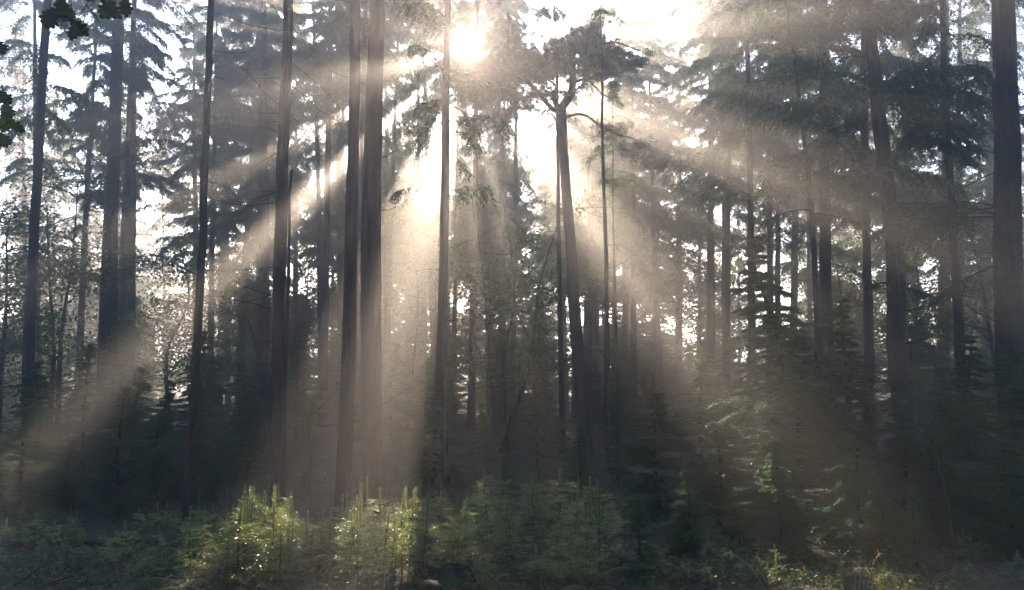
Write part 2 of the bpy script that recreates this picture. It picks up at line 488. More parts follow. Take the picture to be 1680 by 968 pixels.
# ---- the trees one can tell apart: top pixels first
fir('fir_tree', 'tall bare trunk at the far left edge of the row, leaning slightly inward', [(80, -60), (64, 250), (52, 480), (44, 700)], 13, .185, 21,
    dict(z0=zpx(215, 13), nb=34, nt=20, Lmax=2.2), (22, 2, 9, (.4, 1.6), .009), seed=11)
fir('fir_tree', 'thin pale trunk between the far left trunk and the thick hazy pair', [(150, 180), (142, 330), (130, 600)], 25, .25, 20, dict(z0=zpx(470, 25), nb=70, Lmax=2.7, nt=24), (14, 1, 6, (.5, 1.4), .012), seed=12)
fir('fir_tree', 'thickest hazy grey trunk of the misty pair on the left', [(190, 60), (181, 300), (170, 650)], 20, .47, 23, dict(z0=zpx(300, 20), nb=52, Lmax=3.2, nt=26), (26, 2, 8.5, (.6, 2.2), .014), seed=13)
fir('fir_tree', 'paler trunk standing close behind the thickest hazy trunk on the left', [(218, 60), (208, 300), (194, 650)], 23, .33, 22, dict(z0=zpx(340, 23), nb=48, Lmax=3.0, nt=26), (22, 2, 8, (.6, 2), .013), seed=14)
fir('fir_tree', 'slim dark pole like trunk, isolated, left of the thick trunk beside the snag', [(346, -40), (331, 400), (318, 640), (306, 880)], 9, .105, 17, dict(z0=8.5, nb=40, Lmax=1.6, nt=16), (26, 1, 8, (.15, .7), .005), seed=15)
fir('fir_tree', 'thick dark trunk with the thin broken snag standing beside it', [(470, -40), (460, 400), (447, 830)], 10.5, .19, 20, dict(z0=8.5, nb=50, Lmax=2.2, nt=18), (34, 1, 7.5, (.5, 1.7), .008), seed=16)
fir('dead_tree', 'thin dead snag with a broken top beside the thick dark trunk', [(479, 278), (474, 500), (467, 800)], 10.4, .062, 0, None, (12, .6, 3.8, (.3, 1.2), .004), seed=17, broken=True, cat='dead tree')
fir('fir_tree', 'dark straight trunk just left of the thickest trunk, rising from sunlit saplings', [(581, -40), (571, 420), (560, 880)], 8.6, .165, 19, dict(z0=8, nb=50, Lmax=2.0, nt=18), (30, 1, 6.6, (.2, .9), .006), seed=18)
fir('fir_tree', 'hazy slender trunk seen in the gap between the two straight centre trunks', [(600, 20), (594, 300), (588, 600)], 20, .2, 21, dict(z0=zpx(240, 20), nb=80, Lmax=2.6, nt=26), (16, 2, 8, (.5, 1.6), .01), seed=19)
fir('fir_tree', 'thickest trunk near the centre, perfectly upright with a beam across its bark', [(624, -40), (612, 400), (610, 830)], 9.8, .275, 22, dict(z0=8.5, nb=60, Lmax=2.4, nt=18), (24, 1, 7, (.2, .9), .008), seed=20)
fir('fir_tree', 'slender dark trunk directly below the sun, ragged crown around the glare', [(736, -40), (731, 300), (725, 560), (717, 830)], 12, .165, 17.5,
    dict(z0=zpx(320, 12), nb=54, Lmax=2.0, nt=30, nk=12, ll=.085, lw=.022, tw=.6, hang=.9), (20, 1, 5, (.3, 1.1), .007), seed=21)
fir('fir_tree', 'faint blue grey trunk in the haze behind and right of the sunlit trunk', [(780, 130), (777, 400), (773, 640)], 24, .25, 22, dict(z0=zpx(430, 24), nb=90, Lmax=2.7, nt=28), None, seed=22)
fir('fir_tree', 'thin trunk close beside the forked pine, on its left', [(913, 180), (917, 400), (921, 680)], 17, .13, 14, dict(z0=zpx(220, 17), nb=14, Lmax=1.1, nt=12), (16, 1, 6, (.3, 1), .008), seed=23)
fir('fir_tree', 'thin straight trunk right of the forked pine, thicker of the two there', [(989, 200), (993, 450), (998, 750)], 14, .1, 11, dict(z0=zpx(150, 14), nb=8, Lmax=.9, nt=12), (34, 1, 8, (.3, 1.3), .007), seed=24)
fir('fir_tree', 'thinnest trunk right of the forked pine, short and half hidden by young trees', [(1007, 470), (1010, 700)], 17, .09, 9, dict(z0=zpx(420, 17), nb=26, Lmax=1.1, nt=14), (10, 1, 4, (.3, 1), .006), seed=25)
fir('fir_tree', 'wide hazy trunk among the pale cluster right of the broad sunbeam', [(1164, 120), (1166, 560)], 27, .34, 23, dict(z0=zpx(360, 27), nb=80, Lmax=3.0, nt=26), (10, 2, 6, (.5, 1.5), .012), seed=26)
fir('fir_tree', 'second hazy trunk of the pale cluster, close right of its wide neighbour', [(1188, 120), (1190, 560)], 28, .28, 22, dict(z0=zpx(330, 28), nb=70, Lmax=2.8, nt=24), (10, 2, 6, (.5, 1.5), .012), seed=27)
fir('fir_tree', 'layered spruce with wide drooping boughs and a dark clear lower trunk', [(1226, 60), (1228, 300), (1231, 560)], 18, .2, 19, dict(z0=zpx(330, 18), nb=95, Lmax=3.1, nt=34, nk=10, hang=.8, tw=.8), (16, 2, 6, (.5, 1.5), .01), seed=28)
fir('fir_tree', 'slim grey trunk, left one of a close pair behind the tall young hemlock', [(1262, 200), (1264, 560)], 23, .22, 20, dict(z0=zpx(350, 23), nb=60, Lmax=2.4, nt=24), (10, 2, 6, (.5, 1.5), .012), seed=29)
fir('fir_tree', 'slim grey trunk, right one of a close pair behind the tall young hemlock', [(1275, 180), (1277, 560)], 23.6, .2, 20, dict(z0=zpx(340, 23.6), nb=60, Lmax=2.4, nt=24), (10, 2, 6, (.5, 1.5), .012), seed=30)
fir('fir_tree', 'thin dark trunk leaning strongly to the left in front of paler trunks', [(1288, 20), (1318, 240), (1333, 430), (1343, 720)], 12.5, .115, 12, dict(z0=zpx(330, 12.5), z1=11.5, nb=34, Lmax=1.6, nt=22, nk=12, ll=.085, lw=.022), (20, 1, 5, (.3, 1.2), .007),
    [(345, 200, 1.0, .7), (350, 330, .9, .7), (430, 20, 1.3, .5)], seed=31)
fir('fir_tree', 'pale grey thick trunk standing behind the leaning thin trunk', [(1349, 60), (1352, 400), (1359, 720)], 16, .27, 22, dict(z0=zpx(370, 16), nb=80, Lmax=2.8, nt=30, hang=.7), (20, 1, 6, (.4, 1.4), .01), seed=32)
fir('fir_tree', 'straight medium trunk just left of the crooked trunk', [(1418, 120), (1422, 400), (1427, 680)], 17, .22, 21, dict(z0=zpx(360, 17), nb=75, Lmax=2.7, nt=30, hang=.7), (18, 1, 6, (.4, 1.4), .01), seed=33)
fir('fir_tree', 'thick crooked trunk with a bowed base and a sunlit sprig half way up', [(1418, -30), (1432, 120), (1450, 280), (1464, 430), (1468, 560), (1482, 690), (1500, 800)], 11.5, .29, 19, dict(z0=zpx(350, 11.5), nb=64, Lmax=2.5, nt=32, nk=12, ll=.085, lw=.022, hang=.75),
    (22, 1, 5.5, (.3, 1.2), .009), [(466, 200, .55, .5), (470, 350, .5, .5), (440, 270, .55, .5)], seed=34, bark=PINE_BARK)
fir('fir_tree', 'slender dark trunk between the crooked trunk and the massive edge trunk', [(1548, 60), (1556, 280), (1568, 480), (1592, 800)], 12, .155, 16, dict(z0=zpx(280, 12), nb=44, Lmax=1.9, nt=26, nk=12, ll=.085, lw=.022, hang=.7), (34, 1, 6, (.5, 1.6), .007), seed=35)
fir('fir_tree', 'massive dark trunk at the right edge with a heavy level bough', [(1638, -40), (1648, 300), (1657, 520), (1672, 800)], 9.2, .345, 21, dict(z0=8, nb=50, Lmax=2.5, nt=18), (40, 1.2, 6.6, (.3, 1.3), .008),
    [(352, 172, 1.55, 2.0), (345, 190, 1.4, 1.8), (356, 150, 1.3, 1.6), (360, 182, 1.2, 1.5), (340, 160, 1.35, 1.5), (430, 170, .9, .5), (190, 350, .8, 1.0), (225, 20, .8, 1.0)], seed=36, bark=BARK_MOSS)

# ---- forked pine with flat dark pads of foliage
def pine():
    rng = np.random.default_rng(41)
    d = 16.0
    pts = [(921, 175), (928, 300), (938, 430), (948, 580), (960, 740)]
    W = sorted([at(x, y, d) for x, y in pts], key=lambda p: p[2])
    zg = float(gz(W[0][0], d)); W[0][2] = min(W[0][2], zg - .1)
    if W[0][2] > zg - .1: W[0][2] = zg - .1
    W = [np.array([W[0][0] + .05, d, zg - .15])] + W[1:]
    L = catmull(W, 40)
    zz = L[:, 2] - zg
    R = .14 * (1 - .25 * zz / zz[-1]) * (1 + .4 * np.exp(-np.maximum(zz, 0) / .3))
    o = empty('pine_tree', (L[0][0], d, zg)); org = (L[0][0], d, zg)
    tag(o, 'forked pine with twisting limbs and flat dark foliage pads beside the sun', 'tree')
    trunk_geo(rng, L, R, 12).obj('trunk', PINE_BARK, o, org, smooth=True)
    limbs = [([(921, 178), (936, 150), (938, 118), (920, 98), (880, 92), (850, 70), (835, 20)], .1, 0),
             ([(920, 180), (908, 158), (912, 130), (900, 110)], .07, .4),
             ([(924, 190), (900, 175), (880, 155), (855, 140), (810, 128), (776, 122)], .06, -.5),
             ([(938, 118), (940, 92), (955, 60), (975, 20), (1000, -40)], .07, .6),
             ([(938, 135), (965, 128), (990, 145), (1030, 160)], .035, .3),
             ([(916, 205), (900, 190), (880, 205), (865, 205)], .02, -.3),
             ([(936, 112), (960, 100), (1000, 88), (1040, 110)], .045, -.6),
             ([(880, 92), (850, 95), (800, 105), (770, 130)], .05, .5),
             ([(928, 190), (960, 185), (1000, 205), (1050, 215), (1080, 235)], .035, .5)]
    wg = Geo()
    for P, r, dy in limbs:
        n = len(P)
        Q = catmull([at(x, y, d) + np.array([0, dy * i / (n - 1) * 1.5, 0]) for i, (x, y) in enumerate(P)], 22)
        Q[2:] += np.cumsum(rng.normal(0, .008, (20, 3)), 0)
        tubes(wg, Q, r * np.linspace(1, .35, 22), 7)
    wg.obj('limbs', PINE_BARK, o, org, smooth=True)
    pads = [(800, 130, 1.0, .42, .0), (775, 118, .7, .33, .4), (850, 112, 1.0, .45, -.3), (905, 95, 1.1, .42, .3), (950, 92, .9, .36, -.5), (985, 88, .5, .2, .2), (880, 150, .55, .25, .3),
            (1035, 105, .45, .2, -.3), (1000, 120, .4, .2, 0), (805, 165, .6, .3, -.4), (835, 175, .4, .3, .3), (1055, 225, .5, .2, .7), (1010, 200, .5, .18, .5), (1085, 250, .45, .2, .8),
            (840, 35, .5, .16, .3), (960, 30, .5, .16, .9), (1000, 0, .5, .16, 1.0), (900, 5, .45, .14, .6), (830, -20, .6, .2, .2), (930, -90, 1.2, .4, .6), (850, -110, 1.2, .4, .5), (760, 150, .5, .3, .2)]
    fg = Geo()
    for px, py, rx, rz, dy in pads:
        c = at(px, py, d) + np.array([0, dy, 0])
        nT = int((480 if 80 < py < 185 else 260) * rx * (rx + .3))
        v = unit(rng.normal(0, 1, (nT, 3))) * rng.random((nT, 1)) ** .45 * np.array([rx, rx * .9, rz * .8])
        v[:, 2] += .1 * np.sin(v[:, 0] * 6 + px)
        keep = (np.sin(v[:, 0] * 7 + px) * np.sin(v[:, 1] * 6 + v[:, 2] * 9) > -.55)
        P = c + v[keep]
        q = P - [0, 0, CAMZ]; P = P[np.hypot(q @ U_, q @ V_) > .2]
        K = 30
        D = unit(rng.normal(0, 1, (len(P), K, 3)) + np.array([0, 0, .5]))
        W = unit(np.cross(D, rng.normal(0, 1, D.shape)))
        kites(fg, np.repeat(P[:, None], K, 1), D, W, rng.uniform(.06, .12, D.shape[:2]), .011)
    fg.obj('crown', PINEN, o, org)
pine()

# ---- background firs, standing irregularly through the mist
rb = np.random.default_rng(5)
spots = []
def free(x, y, dmin):
    return all((x - a) ** 2 + (y - b) ** 2 > dmin ** 2 for a, b in spots)
KEEP_OPEN = [(850, 900, 34), (1045, 1080, 32), (5, 40, 30)]
def bg_firs(n, d0, d1, px0, px1, label, group, z0r, dmin, nb=72, Lm=(3.0, 4.2), Hr=(18.5, 23.3)):
    k = tries = 0
    while k < n and tries < 4000:
        tries += 1
        d = rb.uniform(d0, d1); px = rb.uniform(px0, px1)
        x = (px - 840) / F * d
        if not free(x, d, dmin) or any(a < px < b and d < dd for a, b, dd in KEEP_OPEN): continue
        spots.append((x, d)); k += 1
        lean = rb.normal(0, 6)
        near = d < 34
        fir('fir_tree', label, [(px + lean, 250), (px, 600)], d, rb.uniform(.2, .4), rb.uniform(*Hr),
            dict(z0=rb.uniform(*z0r), nb=int(nb * rb.uniform(.8, 1.15)), Lmax=rb.uniform(*Lm), nt=26 if near else 22, nk=8 if near else 6, hang=rb.uniform(.4, .9)),
            (10, 2, 7, (.5, 1.8), .012) if near else None, group=group, seed=int(rb.integers(1e9)))
bg_firs(7, 23, 40, -160, 280, 'misty thin crowned fir standing behind the hazy pair on the far left', 'misty firs on the far left', (5.5, 8.5), 2.5, nb=46)
bg_firs(10, 25, 40, 300, 620, 'misty fir standing behind the pole trunk and the snag, left of the centre', 'misty firs behind the left trunks', (4.5, 8), 2.3)
bg_firs(18, 26, 44, 560, 860, 'misty fir whose dark crown closes the sky around and below the sun', 'misty firs below the sun', (5.5, 8), 2.0, nb=84)
bg_firs(9, 26, 42, 900, 1085, 'misty fir behind the forked pine and the thin trunks right of it', 'misty firs behind the pine', (4, 7), 1.6, nb=84, Hr=(14, 18))
bg_firs(8, 25, 36, 330, 650, 'misty fir closing the gaps behind the straight centre trunks', 'misty firs behind the centre trunks', (4.5, 8), 1.7, nb=84)
bg_firs(25, 23, 44, 1060, 1850, 'misty fir standing behind the front trunks on the right half', 'misty firs behind the right trunks', (4.5, 8), 2.2, nb=56)
bg_firs(30, 42, 70, -250, 1950, 'pale fir in the farthest row of the forest, almost lost in mist', 'farthest firs in the mist', (4, 8), 3.2, nb=66)

# ---- the wood goes on beside and behind the place the photograph was taken from
rk = np.random.default_rng(33)
for i in range(34):
    for _ in range(200):
        x, y = rk.uniform(-26, 26), rk.uniform(-24, 16)
        if math.hypot(x, y) < 4 or (y > 0 and abs(x) < .85 * y + 2.5) or not free(x, y, 3.2): continue
        spots.append((x, y))
        H = rk.uniform(17, 22)
        o = empty('fir_tree', (x, y, float(gz(x, y))))
        tag(o, 'fir of the surrounding wood, standing beside or behind the viewpoint', 'tree', 'firs around the viewpoint')
        L = np.stack([np.zeros(16), np.zeros(16), np.linspace(-.1, H, 16)], -1)
        trunk_geo(rk, L, np.linspace(.16, .01, 16), 9).obj('trunk', BARK, o, smooth=True)
        fg, wg, _t = conifer(rk, lambda z: np.stack([0 * z, 0 * z, z], -1), rk.uniform(5, 7.5), H, 3.6, 80, 26, 8, .22, .095, 1.1, hang=.6)
        cr = fg.obj('crown', NEEDLE, o); wg.obj('branches', TWIG, cr)
        break

# ---- broadleaf trees with yellowing leaves
def broadleaf(name, label, px, d, H, spread, z0, mat, n_limbs=14, leaf=.085, per=520, r=.07, group=None, seed=1, lean=0.0, stems=1):
    rng = np.random.default_rng(seed)
    x = (px - 840) / F * d
    zg = float(gz(x, d))
    o = empty(name, (x, d, zg)); org = (x, d, zg)
    tag(o, label, 'tree', group)
    tg, wg, fg = Geo(), Geo(), Geo()
    for sidx in range(stems):
        top = np.array([x + lean + rng.normal(0, .3 + .5 * (stems > 1)), d + rng.normal(0, .4), zg + H * rng.uniform(.85, 1)])
        b = np.array([x + (sidx - (stems - 1) / 2) * .25, d, zg - .1])
        L = catmull([b, b * .6 + top * .4 + rng.normal(0, .15, 3) * [1, 1, 0], b * .3 + top * .7 + rng.normal(0, .2, 3) * [1, 1, 0], top], 26)
        zz = L[:, 2] - zg
        trunk_geo(rng, L, r * (1 - .85 * np.clip(zz / H, 0, 1)) * (1 + .4 * np.exp(-np.maximum(zz, 0) / .2)), 8, g=tg)
        for k in range(n_limbs // stems):
            z = zg + rng.uniform(z0, H * .95); p0 = np.array([np.interp(z, L[:, 2], L[:, 0]), np.interp(z, L[:, 2], L[:, 1]), z])
            az = rng.random() * 6.283; ln = spread * rng.uniform(.5, 1.1) * (1 - .5 * (z - zg) / H)
            p1 = p0 + ln * np.array([math.cos(az), math.sin(az), rng.uniform(.05, .5)])
            mid = (p0 + p1) / 2 + np.array([0, 0, rng.uniform(-.05, .2) * ln])
            Q = catmull([p0, mid, p1], 8)
            tubes(wg, Q, r * .3 * np.linspace(1, .2, 8), 4)
            for j in range(5):
                c = Q[rng.integers(3, 8)] + rng.normal(0, .22 * spread, 3) * [1, 1, .45]
                tubes(wg, np.stack([Q[4], (Q[4] + c) / 2 + rng.normal(0, .05, 3), c]), np.array([.012, .008, .003]), 3)
                m = int(per / 5 * rng.uniform(.5, 1.4))
                v = rng.normal(0, 1, (m, 3)) * [.2 * spread, .2 * spread, .07 * spread]
                P = c + v
                D = unit(rng.normal(0, 1, (m, 3)) * [1, 1, .5] - [0, 0, .25]); W = unit(np.cross(D, np.array([0, 0, 1.0]) + rng.normal(0, .5, (m, 3))))
                sc = rng.uniform(.7, 1.3, m)
                kites(fg, P, D, W, leaf * sc, leaf * .62 * sc)
    tg.obj('trunk', BARK_MOSS, o, org, smooth=True)
    wg.obj('branches', TWIG, o, org)
    fg.obj('crown', mat, o, org)
    return o
broadleaf('broadleaf_tree', 'yellow green broadleaf tree behind the far left trunk', 100, 19, 7.0, 1.9, 1.6, LEAF, 22, seed=51, stems=2)
broadleaf('broadleaf_tree', 'leafy broadleaf at the left border with sky above it', 10, 17, 5.6, 1.7, 1.4, BEECH, 20, seed=52)
broadleaf('broadleaf_tree', 'green broadleaf behind the isolated slim pole trunk', 290, 22, 6.5, 2.0, 1.5, BEECH, 22, seed=53)
broadleaf('broadleaf_tree', 'bright yellowish broadleaf glowing between the pole trunk and the snag', 420, 24, 6.5, 2.0, 1.2, LEAF, 22, seed=54)
broadleaf('broadleaf_tree', 'sunlit broadleaf in the glare between the thickest trunk and the sunlit one', 668, 24, 7.0, 2.2, 1.2, LEAF, 22, seed=55)
broadleaf('broadleaf_tree', 'dark multi stemmed broadleaf clump between the sunlit trunk and the pine', 820, 17, 6.0, 1.6, 1.2, BEECH, 20, r=.06, per=330, seed=56, stems=3)
broadleaf('broadleaf_tree', 'hazy broadleaf just left of the forked pine trunk', 880, 21, 6.2, 2.0, 1.4, BEECH, 22, seed=57, lean=-.8)
broadleaf('broadleaf_tree', 'golden broadleaf in the mist between the crooked trunk and slender trunk', 1512, 20, 7.0, 2.2, 1.3, LEAF, 26, seed=58)
broadleaf('broadleaf_tree', 'golden broadleaf behind the massive edge trunk', 1640, 18, 7.5, 2.2, 1.5, LEAF, 28, seed=59)
broadleaf('broadleaf_tree', 'pale broadleaf between the leaning thin trunk and the crooked trunk', 1390, 24, 6.5, 2.1, 1.2, LEAF, 22, seed=60)
rb2 = np.random.default_rng(61)
for i in range(40):
    broadleaf('broadleaf_tree', 'low bushy broadleaf filling the misty gaps far behind the trunks', rb2.uniform(-200, 1900), rb2.uniform(32, 62), rb2.uniform(5, 9), rb2.uniform(2.2, 3.2), .6,
              BEECH if rb2.random() < .6 else LEAF, 24, leaf=.15, per=520, group='far broadleaf trees in the mist', seed=100 + i)

# ------------------------------------------------------------------ young hemlocks of the understory
def young_proto(seed, H, Lmax, nb, nt, nk, ll, lw, tw, hang, up, droop):
    rng = np.random.default_rng(seed)
    bend = rng.normal(0, .03, 2)
    L = catmull([np.array([0, 0, -.1]), np.array([bend[0] * H, bend[1] * H, H * .5]), np.array([0, 0, H * .93]), np.array([.03 * H, .02 * H, H])], 16)
    axis = lambda z: np.stack([np.interp(z, L[:, 2], L[:, k]) for k in range(2)] + [np.asarray(z, float)], -1)
    tg = trunk_geo(rng, L, .011 * H * (1.08 - L[:, 2].clip(0) / H) + .003, 7)
    prof = lambda t: (1 - t) ** 1.1 * np.minimum(1, .65 + 1.4 * t) + .05
    fg, wg, (P, td, tl) = conifer(rng, axis, .05 * H, H * .985, Lmax, nb, nt, nk, ll, lw, tw, up=up, droop=droop, hang=hang, flat=.6, prof=prof, wood=.010 * H / 3, s0=.1)
    tubes(wg, np.stack([P, P + td * tl[:, None] * .5 - [0, 0, .02], P + td * tl[:, None] - np.array([0, 0, 1.0]) * (.18 * tl * (1 + hang))[:, None]], 1), np.array([[.0035, .0025, .001]]) * np.ones((len(P), 1)), 3)
    top = axis(np.linspace(H * .8, H, 40))
    D = unit(rng.normal(0, 1, (40, 3)) * [1, 1, .3] + [0, 0, .5]); kites(fg, top, D, unit(np.cross(D, rng.normal(0, 1, (40, 3)))), ll * 1.1, lw)
    return tg.mesh('trunk', TWIG, smooth=True), wg.mesh('branches', TWIG), fg.mesh('foliage', HEML)
PROT = [young_proto(200 + i, H, Lm, nb, 26, 30, .045, .0085, .33, hg, upv, dr) for i, (H, Lm, nb, hg, upv, dr) in enumerate(
    [(3.6, 1.1, 175, .15, .45, .4), (3.6, 1.2, 165, .22, .35, .42), (3.6, .95, 170, .12, .5, .4), (3.6, 1.15, 150, .18, .4, .36), (3.6, 1.1, 190, .22, .5, .52)])]
SPROT = [young_proto(220 + i, H, Lm, nb, 20, 18, .034, .011, .24, .15, .3, .35) for i, (H, Lm, nb) in enumerate([(1.2, .52, 44), (1.2, .6, 38), (1.2, .45, 48)])]

def young(px, py_top, d, proto, label, group=None, width=1.0, rot=None, small=False, pr=None):
    pr = pr or (SPROT if small else PROT)
    me = pr[proto % len(pr)]
    x = (px - 840) / F * d
    zg = float(gz(x, d))
    h = (zpx(py_top, d) - zg) / (1.2 if small else 3.6)
    o = empty('young_hemlock', (x, d, zg))
    tag(o, label, 'young tree', group)
    o.scale = (h * width, h * width, h)
    o.rotation_euler = (0, 0, rot if rot is not None else RNG.random() * 6.283)
    for nm, m in zip(('trunk', 'branches', 'foliage'), me):
        c = bpy.data.objects.new(nm, m); C.objects.link(c); c.parent = o
    return o
N = [(1076, 640, 9.6, 0, 'bushy young hemlock with a nodding top right of the forked pine', 1.5),
     (1240, 395, 11.5, 1, 'tallest young hemlock, airy spire in front of the slim grey pair', 1.25),
     (1381, 488, 10.5, 2, 'narrow young hemlock spire in front of the pale thick trunk', 1.15),
     (1466, 640, 9.0, 3, 'young hemlock hiding the bowed base of the crooked trunk', 1.5),
     (1592, 545, 9.6, 1, 'young hemlock against the slender dark trunk on the right', 1.25),
     (1540, 600, 10.4, 4, 'dim young hemlock between the crooked trunk and the slender one', 1.3),
     (1655, 560, 8.6, 3, 'young hemlock in front of the massive edge trunk', 1.3),
     (700, 585, 11.5, 2, 'young spire with sun on its side, left of the sunlit trunk', 1.2),
     (738, 620, 12.6, 0, 'young hemlock rimmed with light, right of the sunlit trunk', 1.4),
     (882, 640, 11.0, 0, 'dim bluish young hemlock left of the pine base', 1.4),
     (950, 690, 10.2, 4, 'low young hemlock at the foot of the forked pine', 1.5),
     (1010, 640, 12.0, 2, 'slim young hemlock behind the low one at the pine foot', 1.3),
     (1150, 590, 12.5, 4, 'wide hazy young hemlock below the pale trunk cluster', 1.6),
     (1170, 700, 8.8, 3, 'dark wide young hemlock between the bushy one and the tallest spire', 1.5),
     (1310, 600, 9.3, 0, 'dark young hemlock below the leaning thin trunk', 1.5),
     (1400, 700, 7.9, 4, 'nearest dark young hemlock with pale lit sprays near the ground', 1.6),
     (1530, 730, 7.7, 1, 'low spreading hemlock at lower right before the crooked trunk', 1.6),
     (1630, 740, 7.4, 0, 'lowest dark hemlock in the bottom right corner', 1.6),
     (1260, 740, 7.9, 1, 'dark hemlock at the foot of the tallest spire', 1.5),
     (62, 590, 12.5, 1, 'dark young hemlock at the far left trunk', 1.5),
     (-10, 640, 10.5, 0, 'dark young hemlock cut by the left border', 1.5),
     (150, 560, 14.0, 3, 'dark young hemlock below the thickest hazy trunk', 1.5),
     (235, 600, 12.5, 4, 'dark young hemlock between the hazy pair and the pole trunk', 1.5),
     (330, 540, 15.0, 0, 'wide young hemlock behind the isolated pole trunk', 1.6),
     (395, 590, 13.0, 1, 'dark young hemlock left of the thick trunk with the snag', 1.5),
     (130, 720, 10.0, 4, 'low dark hemlock in front of the hazy pair on the left', 1.7),
     (260, 730, 10.4, 3, 'low dark hemlock left of the pole trunk', 1.7),
     (360, 760, 10.8, 1, 'low dark hemlock right of the pole trunk', 1.6),
     (20, 770, 9.0, 3, 'low dark hemlock in the lower left shade', 1.7),
     (520, 640, 15.0, 2, 'hazy young hemlock in the beam between snag and straight trunk', 1.4),
     (650, 560, 16.5, 4, 'pale young hemlock in the bright beam right of the thickest trunk', 1.4),
     (450, 650, 14.0, 3, 'dim young hemlock behind the thick trunk and snag', 1.5),
     (790, 660, 13.0, 1, 'dim young hemlock in front of the dark broadleaf clump', 1.4),
     (830, 720, 11.5, 3, 'low bluish hemlock behind the shaded saplings', 1.5),
     (515, 740, 11.2, 3, 'low dark hemlock in the beam between snag and straight trunk', 1.5),
     (575, 715, 12.4, 0, 'low dark hemlock just behind the straight trunk', 1.5),
     (655, 700, 12.5, 1, 'low hazy hemlock between the thickest trunk and the sunlit trunk', 1.4)]
for px, py, d, k, lab, wd in N: young(px, py, d, k, lab, None, wd * (1.45 if 1030 < px < 1320 else 1.25 if px > 1030 else 1.05))
young(1042, 815, 6.7, 0, 'small dark hemlock with lit flat branch tips in the near clearing', None, 1.35, small=True, rot=.6)
young(1160, 925, 6.5, 1, 'tiny hemlock with pale lit sprays at the bottom edge', None, 2.2, small=True)
ry = np.random.default_rng(72)
for i in range(55):
    d = ry.uniform(28, 55); px = ry.uniform(-150, 1830)
    young(px, ry.uniform(420, 540), d, int(ry.integers(5)), 'tall misty hemlock far behind, filling the low gaps between trunks', 'tall misty hemlocks far behind', ry.uniform(1.1, 1.6))
ry = np.random.default_rng(71)
for i in range(14):
    young(ry.uniform(1090, 1720), ry.uniform(700, 830), ry.uniform(6.9, 8.6), int(ry.integers(5)), 'dark young hemlock of the dense thicket filling the lower right', 'young hemlocks of the right thicket', ry.uniform(1.3, 1.7))
for i in range(16):
    young(ry.uniform(-40, 420), ry.uniform(600, 740), ry.uniform(9.6, 13), int(ry.integers(5)), 'dark young hemlock of the shady thicket behind the left clearing', 'young hemlocks of the left thicket', ry.uniform(1.3, 1.7))
for i in range(95):
    d = ry.uniform(15, 42); px = ry.uniform(-80, 1760)
    young(px, ry.uniform(520, 650) - (d - 15) * .5, d, int(ry.integers(5)), 'hazy young hemlock of the shadowy belt behind the front trunks', 'young hemlocks of the shadowy belt', ry.uniform(1.2, 1.8))

# ------------------------------------------------------------------ saplings of the clearing
def sapling_proto(seed, H, lead, nb, Lb):
    rng = np.random.default_rng(seed)
    Z = np.array([0, 0, 1.0])
    bend = rng.normal(0, .02, 2)
    L = catmull([[0, 0, -.03], [bend[0], bend[1], H * .5], [bend[0] * .5, bend[1], H]], 10)
    axis = lambda z: np.stack([np.interp(z, L[:, 2], L[:, k]) for k in range(2)] + [np.asarray(z, float)], -1)
    tg = Geo(); tubes(tg, L, np.linspace(.006, .002, 10), 5)
    fg = Geo()
    m = int(230 * (H * lead) / .2)
    z = rng.uniform(H * (1 - lead), H, m)
    az = rng.random(m) * 6.283
    D = unit(np.stack([np.cos(az), np.sin(az), rng.uniform(.1, .9, m)], -1))
    kites(fg, axis(z), D, unit(np.cross(D, rng.normal(0, 1, (m, 3)))), rng.uniform(.011, .019, m), .003)
    m = int(500 * H)
    z = rng.uniform(.1 * H, H, m); az = rng.random(m) * 6.283
    D = unit(np.stack([np.cos(az), np.sin(az), rng.uniform(.2, .9, m)], -1))
    kites(fg, axis(z), D, unit(np.cross(D, rng.normal(0, 1, (m, 3)))), .02, .0032)
    zb = np.concatenate([H * (1 - lead) * f + rng.normal(0, .012, nb // 4) for f in (.35, .6, .82, 1.0)])
    tt = zb / H
    conifer(rng, axis, 0, H, Lb, nb, 7, 13, .021, .0042, .14, zb=zb, Lb=Lb * (1.15 - tt) * rng.uniform(.6, 1.15, len(zb)), up=.55, droop=.25, hang=-.1, flat=.35, wood=.0035, s0=.25, fg=fg, wg=tg)
    nbb = len(zb)
    return tg.mesh('stem', TWIG), fg.mesh('needles', SAPL)
SAP = [sapling_proto(300 + i, h, ld, nb, lb) for i, (h, ld, nb, lb) in enumerate([(.6, .45, 26, .17), (.7, .36, 32, .2), (.5, .4, 26, .19), (.8, .4, 32, .19), (.45, .3, 28, .2), (.65, .5, 22, .13), (.6, .28, 34, .24), (.75, .45, 26, .16)])]
SAPH = [.6, .7, .5, .8, .45, .65, .6, .75]
rs = np.random.default_rng(81)
placed = []
def saplings(n, px0, px1, d0, d1, hr, label, group, sep=.1):
    k = t = 0
    while k < n and t < 5000:
        t += 1
        d = rs.uniform(d0, d1); px = rs.uniform(px0, px1); x = (px - 840) / F * d
        if any((x - a) ** 2 + (d - b) ** 2 < sep ** 2 for a, b in placed): continue
        placed.append((x, d)); k += 1
        i = int(rs.integers(8)); s = rs.uniform(*hr) / SAPH[i]
        o = empty('conifer_sapling', (x, d, float(gz(x, d))))
        tag(o, label, 'sapling', group)
        o.scale = (s * rs.uniform(.9, 1.25),) * 2 + (s,)
        o.rotation_euler = (rs.normal(0, .05), rs.normal(0, .05), rs.random() * 6.283)
        for nm, m in zip(('stem', 'needles'), SAP[i]):
            c = bpy.data.objects.new(nm, m); C.objects.link(c); c.parent = o
